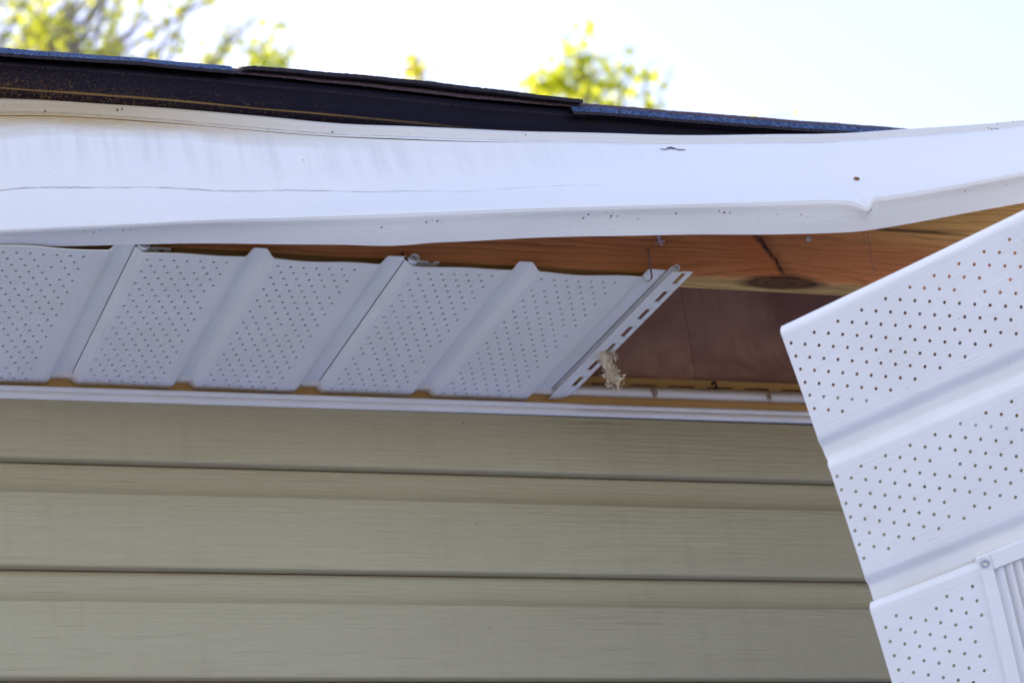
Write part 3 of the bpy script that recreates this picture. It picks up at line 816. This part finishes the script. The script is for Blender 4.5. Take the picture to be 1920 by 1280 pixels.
def make_soffit(s0, label, group, last=False, seed=0):
    rg = random.Random(100 + seed)
    t = empty('soffit_panel', (s0 + 0.14, -0.16, 3.05), label, 'soffit panel', group)
    hs = []
    for ib in (i1, i2):
        for j in range(2, 48, 2):
            if (j // 2) % 2: cols = [ib + 1 + 2 * k for k in range(7)]
            else: cols = [ib + 2 + 2 * k for k in range(6)]
            for i in cols:
                if rg.random() > 0.035: hs.append((i, j))
    wob = [rg.uniform(-1, 1) for _ in range(6)]
    def fn(u, v):
        y = -0.0065 - v * 1.018
        x = s0 + u
        # cut end slightly uneven, flats bow a hair between ribs
        e = max(0.0, (v - 0.2944) / 0.0128)
        y -= e * (0.0012 * math.sin(u * 70 + wob[0] * 3) + 0.0012 + 0.0045 * (trap(u, 0.1135, 0.1230, 0.1350, 0.1445, 1) + trap(u, 0.257, 0.268, 1, 2, 1)))
        z = soffit_z(x) + soffit_prof(u) + 0.0007 * math.sin(v * 14 + wob[1] * 3) * math.sin(u * 44) + 0.0006 * wob[2] * math.sin(u * 22)
        return (x + skew(x, y), y, z)
    V, F, UV = holed_sheet(us_s, vs_s, hs, fn, 0.0018)
    o = link('vented_sheet', mesh('vented_sheet', V, F, True, UV), VINYL, t); solidify(o, 0.0011, 1)
    # nail flange with slots, riding above (or, on the last panel, beside) the seam
    zf = 0.0020 if last else 0.0085
    uf = [0.0016, 0.0125, 0.0138, 0.0200, 0.0256]
    vq = [-0.006]
    k = 0; hol = []
    v0 = 0.0285 if seed != 2 else 0.0105
    while v0 < 0.32:
        hol.append((v0, v0 + 0.0255)); v0 += 0.0435
    slits = []
    for a, b in hol: vq += [a - 0.0014, a, b, b + 0.0014] if b < 0.318 else [a - 0.0014, a]
    vq = [-0.0075, 0.000] + [q for q in vq[1:] if q < 0.3165] + [0.3185]
    FV, FF_, FUV = [], [], []
    for u in uf:
        for v in vq:
            y = -0.012 - v * (1.0 if last else 0.955) - (0.0025 if last else 0.0)
            x = s0 + PW + u
            zz_ = soffit_z(x) + zf + (0.0008 if (u > 0.013 and last) else 0.0)
            if not last: x += 0.0125
            xe = x - (0.010 * max(0, (0.004 - v) / 0.012) if u > 0.02 else 0)
            FV.append((xe + skew(x, y), y, zz_)); FUV.append((u, v))
    nv = len(vq)
    for a in range(len(uf) - 1):
        for b in range(nv - 1):
            mid = 0.5 * (vq[b] + vq[b + 1])
            ins = any(h0 < mid < h1 for h0, h1 in hol)
            sl = any(h0 - 0.0014 < mid < h0 or h1 < mid < h1 + 0.0014 for h0, h1 in hol)
            if a == 2 and ins: continue
            if a == 3 and sl and mid < 0.30 and last: continue
            FF_.append((a * nv + b, (a + 1) * nv + b, (a + 1) * nv + b + 1, a * nv + b + 1))
    o = link('nail_flange', mesh('nail_flange', FV, FF_, False, FUV), VINYL, t); solidify(o, 0.0010, 1)
    # rolled lock: an s-curl seen from its cut end
    cp = []
    if last:
        for a in np.linspace(-0.15, 1.65, 16): cp.append((0.0035 + 0.0032 * (1 - math.cos(a * math.pi / 1.5)) * 0.9, 0.0075 + 0.0036 * math.sin(a * math.pi / 0.9)))
        cp = [(0.0010, 0.0065), (0.0022, 0.0088), (0.0045, 0.0098), (0.0068, 0.0088), (0.0086, 0.0070), (0.0105, 0.0058), (0.0125, 0.0064), (0.0134, 0.0086), (0.0128, 0.0112), (0.0108, 0.0125), (0.0082, 0.0118), (0.0064, 0.0108)]
    else:
        for a in np.linspace(0, 3.6 * math.pi, 30):
            r = 0.0063 - 0.0012 * a / math.pi
            cp.append((0.0088 - r * math.cos(a), 0.0078 - r * math.sin(a) * 0.85))
    CV, CF, CUV = [], [], []
    yq = np.linspace(-0.02, -0.3290 if last else -0.3245, 12)
    for y in yq:
        for (u, z) in cp:
            x = s0 + PW + u
            CV.append((x + skew(x, y), y, soffit_z(x) + z)); CUV.append((u, y))
    nn = len(cp)
    CF = [(i * nn + k, i * nn + k + 1, (i + 1) * nn + k + 1, (i + 1) * nn + k) for i in range(len(yq) - 1) for k in range(nn - 1)]
    o = link('lock_curl', mesh('lock_curl', CV, CF, True, CUV), VINYL, t); solidify(o, 0.0009)
    return t
SG = 'white vented soffit panels along the eave'
S3 = 1.3085
make_soffit(S3 - PW, 'white vented soffit panel ending in a slotted nail flange beside the open gap', SG, True, 1)
make_soffit(S3 - 2 * PW, 'white vented soffit panel in the middle, between the two dark seams', SG, False, 2)
make_soffit(S3 - 3 * PW, 'white vented soffit panel at the left picture edge, tucked under the fascia lip', SG, False, 3)
for k in range(4, 8):
    make_soffit(S3 - k * PW, 'white vented soffit panel further along the eave, beyond the left picture edge', SG, False, k)

# ------------------------------------------------------------------ soffit strip hanging in front: surface fitted to its sag and twist
HC = np.array([[1.279623, -0.660372, 2.800093], [0.358013, 0.323821, -0.829221], [0.858429, -0.34992, 0.316846], [0.287599, 0.04706, -0.230077], [-0.033808, 0.072336, -0.132312], [0.257322, -0.116145, 0.118008]])
HN = np.array([-0.20007, -0.88031, -0.43015])
def hang(u, v, d=0.0):
    p = HC[0] + HC[1] * u + HC[2] * v + HC[3] * u * v + HC[4] * u * u + HC[5] * v * v + HN * d
    if v > 0.30: p = p + np.array([0.0, 2.0, 0.0]) * (v - 0.30) ** 2
    return tuple(p)
vs_h = [-0.0064] + [0.0064 * j for j in range(0, 131)]
def hv_idx(row): return 1 + 2 * row            # index of v = row * HV
def rib_d(u, a, b, c, d, h): return -h * float(sstep(a, b, u)) * (1 - float(sstep(c, d, u)))
us_h1 = [-0.0183, -0.0182, -0.0178, -0.0168, -0.0150, -0.0125, -0.0100] + [-0.0069 + 0.0069 * k for k in range(15)] + [0.0930] + list(np.linspace(0.0965, 0.1285, 19)) \
    + [0.1321 + 0.0069 * k for k in range(15)] + [0.2330] + list(np.linspace(0.2370, 0.2660, 17))
ia = us_h1.index(-0.0069); ib = min(range(len(us_h1)), key=lambda i: abs(us_h1[i] - 0.1321))
def prof_h1(u):
    d = -0.0085 * (1 - float(sstep(-0.0186, -0.0120, u))) ** 2
    d += rib_d(u, 0.0965, 0.1090, 0.1180, 0.1285, 0.0085) + rib_d(u, 0.2370, 0.2500, 1, 2, 0.0085)
    return d
def edge_h1(u):
    e = 0.0033 * float(sstep(0.0985, 0.110, u)) * (1 - float(sstep(0.121, 0.127, u))) + 0.0035 * float(sstep(0.2400, 0.2500, u))
    e += 0.0050 * (1 - float(sstep(-0.0186, -0.0125, u))) ** 2 + 0.0016 * float(sstep(0.10, 0.14, u))
    return e
def fn_h1(u, v):
    if v < -0.003: v = v + edge_h1(u)
    return hang(u, v, prof_h1(u) + 0.0006 * math.sin(v * 22 + u * 30))
hp1 = empty('soffit_panel', (1.45, -0.66, 2.8), 'loose vented soffit panel hanging aslant in front, its upper rolled edge free', 'soffit panel', 'soffit panels hanging loose')
rg = random.Random(3)
hs = []
for row in range(0, 65):
    j = hv_idx(row)
    for base in (ia, ib):
        cols = [base + 1 + 2 * k for k in range(7)] if row % 2 == 0 else [base + 2 + 2 * k for k in range(6)]
        for i in cols:
            if rg.random() > 0.022: hs.append((i, j))
V, F, UV = holed_sheet(us_h1, vs_h, hs, fn_h1, 0.00172)
o = link('vented_sheet', mesh('vented_sheet', V, F, True, UV), VINYL, hp1); solidify(o, 0.0012, 0)

us_h2 = [0.2640, 0.2641, 0.2645, 0.2652, 0.2664, 0.2682, 0.2705, 0.2733] + [0.2762 + 0.0069 * k for k in range(15)] + [0.378] + list(np.linspace(0.382, 0.412, 13)) + [0.425, 0.438, 0.452, 0.462, 0.50, 0.545]
ic = min(range(len(us_h2)), key=lambda i: abs(us_h2[i] - 0.2762))
def prof_h2(u):
    return 0.0012 - 0.0062 * (1 - float(sstep(0.2638, 0.2700, u))) ** 2 + rib_d(u, 0.382, 0.393, 0.401, 0.412, 0.0085)
def fn_h2(u, v):
    if v < -0.003: v = v - 0.0032 + 0.0040 * (1 - float(sstep(0.2638, 0.2700, u))) ** 2
    return hang(u, v, prof_h2(u) + 0.0005 * math.sin(v * 20 + u * 25))
hp2 = empty('soffit_panel', (1.5, -0.62, 2.6), 'lower loose soffit panel at the bottom right corner carrying the louvred vent', 'soffit panel', 'soffit panels hanging loose')
hs = []
for row in range(0, 65):
    j = hv_idx(row)
    cols = [ic + 1 + 2 * k for k in range(7)] if row % 2 else [ic + 2 + 2 * k for k in range(6)]
    for i in cols:
        vv = vs_h[j]; uu = us_h2[i]
        if 0.094 < vv + 0.075 * (uu - 0.26) < 0.365: continue
        if rg.random() > 0.03: hs.append((i, j))
V, F, UV = holed_sheet(us_h2, vs_h, hs, fn_h2, 0.00172, lambda u, v: 0.270 < u < 0.449 and 0.108 - 0.075 * (u - 0.26) < v < 0.352 - 0.075 * (u - 0.26))
o = link('vented_sheet', mesh('vented_sheet', V, F, True, UV), VINYL, hp2); solidify(o, 0.0012, 0)

# louvred vent screwed onto the lower panel
vent = empty('louvre_vent', (1.62, -0.68, 2.6), 'small white louvred vent screwed onto the loose soffit at the right edge', 'vent')
def hbox(u0, u1, v0, v1, d0, d1, nu=8, nv=2, slope=0.0, vdrift=0.0):
    """a bar lying on the hanging surface: closed box following it"""
    V, F = [], []
    for d in (d0, d1):
        for i in range(nu + 1):
            for j in range(nv + 1):
                u = u0 + (u1 - u0) * i / nu
                v = v0 + (v1 - v0) * j / nv + vdrift * (u - u0)
                V.append(hang(u, v, d + slope * (j / nv)))
    w = nv + 1; off = (nu + 1) * w
    for i in range(nu):
        for j in range(nv):
            a = i * w + j
            F.append((a, a + w, a + w + 1, a + 1)); F.append((off + a, off + a + 1, off + a + w + 1, off + a + w))
    for i in range(nu):
        a = i * w; F.append((a, off + a, off + a + w, a + w))
        a = i * w + nv; F.append((a, a + w, off + a + w, off + a))
    for j in range(nv):
        a = j; F.append((a, a + 1, off + a + 1, off + a))
        a = nu * w + j; F.append((a, off + a, off + a + 1, a + 1))
    return V, F
VD = -0.075
for args in ((0.2600, 0.4600, 0.1015, 0.1135), (0.2600, 0.4600, 0.3500, 0.3620)):
    V, F = hbox(*args, -0.007, 0.0046, 10, 2, 0.0, VD)
    o = link('frame_bar', mesh('frame_bar', V, F), VINYL, vent); bevel(o, 0.0009, 2)
for u0, u1 in ((0.2602, 0.2752), (0.4450, 0.4598)):
    V, F = hbox(u0, u1, 0.1137 + VD * (u0 - 0.26), 0.3498 + VD * (u0 - 0.26), -0.007, 0.0044, 2, 12, 0.0, VD)
    o = link('frame_bar', mesh('frame_bar', V, F), VINYL, vent); bevel(o, 0.0009, 2)
for k in range(27):
    v0 = 0.1145 + 0.0086 * k + VD * 0.016
    V, F = hbox(0.2762, 0.4442, v0, v0 + 0.0084, -0.0062, -0.0050, 8, 3, 0.0082, VD)
    o = link('slat', mesh('slat', V, F), VINYL, vent)
def disc(center, nrm, r, h, seg=20, dome=0.4):
    nrm = Vector(nrm).normalized()
    a = nrm.orthogonal().normalized(); b = nrm.cross(a)
    V, F = [], []
    rings = [(r, 0.0), (r, h * 0.5), (r * 0.86, h * 0.9), (r * 0.5, h), (r * 0.42, h * 0.8), (r * 0.12, h * 0.8)]
    for rr, hh in rings:
        for k in range(seg):
            t = 2 * math.pi * k / seg
            V.append(Vector(center) + nrm * hh + (a * math.cos(t) + b * math.sin(t)) * rr)
    for i in range(len(rings) - 1):
        for k in range(seg):
            k2 = (k + 1) % seg
            F.append((i * seg + k, i * seg + k2, (i + 1) * seg + k2, (i + 1) * seg + k))
    F.append(tuple((len(rings) - 1) * seg + k for k in range(seg)))
    return V, F
V, F = disc(hang(0.2662, 0.1066, 0.0052), HN, 0.0050, 0.0016)
link('screw_head', mesh('screw_head', V, F, True), ZINC, vent)

# ------------------------------------------------------------------ nails and small finds
def nail(label, pts, r, mat, head=None):
    t = empty('bent_nail', pts[0], label, 'nail', 'bent nails at the soffit ends')
    V, F = tube('shank', pts, r, 10)
    link('shank', mesh('shank', V, F, True), mat, t)
    return t
nail('long steel nail bent into a hook, holding the slotted end of the last panel', [(1.3199, -0.302, 3.0935), (1.3198, -0.3118, 3.0922), (1.3175, -0.3165, 3.0840), (1.3139, -0.3220, 3.0713), (1.3103, -0.3285, 3.0487), (1.3090, -0.3300, 3.0455), (1.3040, -0.3330, 3.0408), (1.3005, -0.3345, 3.0386), (1.2985, -0.3350, 3.0392), (1.2960, -0.3362, 3.0425), (1.2945, -0.3372, 3.0450)], 0.0011, STEEL)
nail('short rusty nail bent over the rolled seam left of the middle rib', [(1.0302, -0.303, 3.0720), (1.0298, -0.3115, 3.0708), (1.0285, -0.3165, 3.0640), (1.0275, -0.3235, 3.0575), (1.0282, -0.3290, 3.0520)], 0.0011, RUST)
nl = empty('nail_head', (1.5224, -0.31, 3.118), 'small round steel nail head in the pine board', 'nail')
V, F = disc((1.5224, -0.3104, 3.1180), (-0.1, -1, 0.05), 0.0033, 0.0022)
link('head', mesh('head', V, F, True), ZINC, nl)
V, F = tube('shank', [(1.5224, -0.3108, 3.1180), (1.5224, -0.296, 3.1180)], 0.0014, 8)
link('shank', mesh('shank', V, F, True), STEEL, nl)
hk = empty('channel_nail', (1.53, -0.006, 3.08), 'rusty nail sticking out of the channel nail flange', 'nail')
V, F = tube('shank', [(1.5290, 0.004, 3.0838), (1.5295, -0.0090, 3.0838), (1.5305, -0.0120, 3.0825), (1.5310, -0.0125, 3.0785), (1.5308, -0.0080, 3.0745)], 0.0017, 8)
link('shank', mesh('shank', V, F, True), RUST, hk)

# tuft of dry fibre caught on the flange
tu = empty('fibre_tuft', (1.338, -0.13, 3.03), 'ragged pale tuft of dry nest fibre hanging off the slotted flange', 'debris')
TP = [(1.3405, -0.13, 3.0600), (1.3330, -0.132, 3.0500), (1.3340, -0.130, 3.0430), (1.3385, -0.128, 3.0350), (1.3385, -0.130, 3.0270), (1.3415, -0.131, 3.0150)]
tr_ = random.Random(8)
V, F = [], []
def at_tuft(s):
    q = s * (len(TP) - 1); i = min(int(q), len(TP) - 2); k = q - i
    return Vector(TP[i]).lerp(Vector(TP[i + 1]), k)
for n_ in range(300):
    s = tr_.random()
    fat = 0.0066 + 0.0030 * math.sin(s * math.pi * 2.6 + 0.8)
    c0 = at_tuft(s) + Vector((tr_.gauss(0, fat * 0.5), tr_.gauss(0, fat * 0.6), tr_.gauss(0, fat * 0.5)))
    d = Vector((tr_.gauss(0, 1), tr_.gauss(0, 0.7), tr_.gauss(-0.3, 1))).normalized()
    e = Vector((tr_.gauss(0, 1), tr_.gauss(0, 1), tr_.gauss(0, 1))).normalized()
    L_ = tr_.uniform(0.003, 0.0095); w = tr_.uniform(0.0006, 0.0026)
    side = d.cross(e).normalized() * w
    b0 = len(V)
    for k in range(4):
        q = k / 3
        p = c0 + d * L_ * (q - 0.4) + e * 0.004 * q * q
        ww = side * (1 - 0.75 * q)
        V += [p - ww, p + ww]
    for k in range(3): F.append((b0 + 2 * k, b0 + 2 * k + 1, b0 + 2 * k + 3, b0 + 2 * k + 2))
o = link('fibres', mesh('fibres', V, F, True), FIBRE, tu); tag(o, kind='stuff'); solidify(o, 0.0003)
def lump(center, r, seed, sq=(1, 1, 1)):
    rr = random.Random(seed)
    V, F = [], []
    for i in range(7):
        for k in range(10):
            th = math.pi * i / 6; ph = 2 * math.pi * k / 10
            q = r * (0.65 + 0.5 * rr.random())
            V.append((center[0] + q * sq[0] * math.sin(th) * math.cos(ph), center[1] + q * sq[1] * math.sin(th) * math.sin(ph), center[2] + q * sq[2] * math.cos(th)))
    for i in range(6):
        for k in range(10):
            k2 = (k + 1) % 10
            F.append((i * 10 + k, i * 10 + k2, (i + 1) * 10 + k2, (i + 1) * 10 + k))
    return V, F
for k, s in enumerate((0.25, 0.42, 0.58, 0.72, 0.86)):
    V, F = lump(at_tuft(s), 0.0072 - 0.0005 * k, 40 + k, (1.0, 0.9, 1.15))
    o = link('wad', mesh('wad', V, F, False), FIBRE, tu)
fm = empty('foam_crumb', (1.3351, -0.311, 3.104), 'tiny pink foam crumb stuck to the board under the fascia lip', 'debris')
for k, (dx, dz, r) in enumerate(((0, 0.004, 0.0032), (0.001, -0.001, 0.0035), (0.0055, -0.0005, 0.0018), (-0.0042, -0.003, 0.0016), (0.002, -0.0045, 0.0024))):
    V, F = lump((1.3351 + dx, -0.3118, 3.1044 + dz), r, 60 + k, (1, 0.6, 1))
    link('crumb', mesh('crumb', V, F, True), FOAM, fm)
p0 = on_fascia(1.527, 0.735, 0.0015)
sd = empty('seed_husk', p0, 'small brown seed husk stuck on the white fascia face near the dent', 'debris')
V, F = lump((0, 0, 0), 0.0026, 77, (1.6, 0.5, 0.8))
o = link('husk', mesh('husk', [Vector(q) + p0 for q in V], F, True), HUSK, sd)
for k, (x, z0_, z1_) in enumerate(((1.4395, 3.0660, 3.0520), (1.5930, 3.0640, 3.0535))):
    cw = empty('cobweb_wisp', (x, -0.022, z0_), 'dusty cobweb wisp on the channel nose %s' % ('nearer the slotted flange' if k == 0 else 'nearer the hanging panel'), 'cobweb', 'cobweb wisps on the channel')
    V, F = [], []
    for q in range(14):
        a = Vector((x + tr_.gauss(0, 0.0030), -0.0225, z0_ + tr_.uniform(-0.002, 0.004)))
        b = Vector((x + tr_.gauss(0.001, 0.0025), -0.0228, z1_ + tr_.uniform(-0.003, 0.006)))
        vv, ff = tube('w', [a, (a + b) / 2 + Vector((tr_.gauss(0, 0.002), -0.001, 0)), b], 0.00028, 4)
        F += [tuple(i + len(V) for i in f_) for f_ in ff]; V += vv
    o = link('threads', mesh('threads', V, F), WEB, cw); tag(o, kind='stuff')

# ------------------------------------------------------------------ trees behind the house
def make_tree(name, label, base, height, crown_c, crown_r, nleaf, mat, seed, shoots=(), leaf=0.055, group='trees behind the roof', twigs=46, dens=None):
    rt = random.Random(seed)
    t = empty(name, base, label, 'tree', group)
    b = Vector(base)
    cc = Vector(crown_c); cr = Vector(crown_r)
    tips = []
    TV, TF = tube('trunk', [b, b + Vector((0.05, 0.02, height * 0.3)), b + Vector((cc.x - b.x, cc.y - b.y, 0)) * 0.6 + Vector((0, 0, height * 0.62)), Vector((cc.x, cc.y, cc.z + cr.z * 0.55))], [0.16, 0.13, 0.085, 0.02], 10)
    link('trunk', mesh('trunk', TV, TF, True), BARK, t)
    BV, BF = [], []
    def add(pts, rads, seg=5):
        v, f = tube('b', pts, rads, seg)
        BF.extend(tuple(i + len(BV) for i in q) for q in f); BV.extend(v)
    ends = []
    for k in range(twigs):
        while True:
            d = Vector((rt.uniform(-1, 1), rt.uniform(-1, 1), rt.uniform(-1, 1)))
            if 0.1 < d.length < 1: break
        d = d.normalized() * (rt.uniform(0.55, 1.0))
        e = cc + Vector((d.x * cr.x, d.y * cr.y, d.z * cr.z))
        s = Vector((cc.x, cc.y, max(b.z + height * 0.3, min(e.z - 0.25 * (e - cc).length - 0.3, cc.z + cr.z * 0.4))))
        s = s + Vector((rt.gauss(0, 0.02), rt.gauss(0, 0.02), 0))
        m = s.lerp(e, 0.5) + Vector((rt.gauss(0, 0.1), rt.gauss(0, 0.1), -0.08))
        add([s, m, e], [0.028, 0.016, 0.006])
        ends.append((m, e))
        for q in range(4):
            a = m.lerp(e, rt.uniform(0.1, 0.9))
            w = a + Vector((rt.gauss(0, 0.22), rt.gauss(0, 0.22), rt.gauss(0.10, 0.2)))
            add([a, a.lerp(w, 0.5) + Vector((0, 0, 0.02)), w], [0.008, 0.006, 0.003], 4)
            ends.append((a, w))
    for sh in shoots:
        sh = Vector(sh); s = Vector((cc.x * 0.3 + sh.x * 0.7, cc.y * 0.3 + sh.y * 0.7, cc.z))
        add([s, s.lerp(sh, 0.6) + Vector((0.03, 0, 0)), sh], [0.02, 0.012, 0.004])
        for q in range(5): ends.append((s.lerp(sh, 0.45), sh))
    link('branches', mesh('branches', BV, BF, True), BARK, t)
    LV, LF = [], []
    for n_ in range(nleaf):
        m, e = ends[rt.randrange(len(ends))]
        c = m.lerp(e, rt.random() ** 0.6) + Vector((rt.gauss(0, 0.045), rt.gauss(0, 0.045), rt.gauss(-0.01, 0.04)))
        if dens and rt.random() > dens(c): continue
        L_ = leaf * rt.uniform(0.55, 1.25)
        d = Vector((rt.gauss(0, 1), rt.gauss(0, 1), rt.gauss(-0.5, 0.8))).normalized()
        s = d.cross(Vector((rt.gauss(0, 1), rt.gauss(0, 1), rt.gauss(0, 1)))).normalized()
        nn = d.cross(s)
        b0 = len(LV)
        LV += [c, c + d * L_ * 0.35 + s * L_ * 0.34 + nn * L_ * 0.08, c + d * L_ * 0.75 + s * L_ * 0.26 + nn * L_ * 0.06, c + d * L_, c + d * L_ * 0.75 - s * L_ * 0.26 + nn * L_ * 0.06, c + d * L_ * 0.35 - s * L_ * 0.34 + nn * L_ * 0.08]
        LF += [(b0, b0 + 1, b0 + 2, b0 + 3), (b0, b0 + 3, b0 + 4, b0 + 5)]
    o = link('crown', mesh('crown', LV, LF), mat, t)
    return t
make_tree('maple_tree', 'tall airy spring green tree above the roof at the left', (2.7, 11.2, 0), 10.2, (3.10, 10.85, 9.75), (2.0, 1.3, 1.75), 4800, LEAF_A, 21,
          twigs=120, leaf=0.066, dens=lambda c: float(np.interp(c.x, [3.0, 3.4, 4.0, 4.8], [1.0, 0.85, 0.7, 0.7])),
          shoots=[(4.60, 10.32, 10.25), (4.40, 10.4, 10.45), (4.15, 10.45, 10.6), (3.8, 10.5, 10.7), (4.50, 10.3, 10.15), (4.3, 10.4, 10.3), (4.05, 10.45, 10.45), (4.62, 10.3, 10.40), (4.70, 10.28, 10.28), (4.66, 10.3, 10.18)])
make_tree('maple_tree', 'rounded yellow green tree top above the roof right of the middle', (6.1, 9.9, 0), 9.4, (6.07, 9.75, 8.98), (0.60, 0.6, 0.95), 2700, LEAF_C, 35, twigs=46, leaf=0.078,
          shoots=[(5.84, 9.76, 9.84), (5.90, 9.74, 9.93), (6.08, 9.65, 9.99), (6.40, 9.52, 9.80), (6.28, 9.58, 9.90), (6.00, 9.7, 9.9), (6.15, 9.62, 9.92)])
make_tree('maple_tree', 'thin green tips of a tree just clearing the roof near the middle', (5.1, 10.3, 0), 9.2, (5.12, 10.1, 8.75), (0.6, 0.6, 0.95), 2600, LEAF_B, 52, twigs=30, leaf=0.075,
          shoots=[(5.30, 10.02, 10.08), (5.31, 10.02, 10.02), (4.99, 10.13, 9.96), (5.03, 10.12, 9.95)])
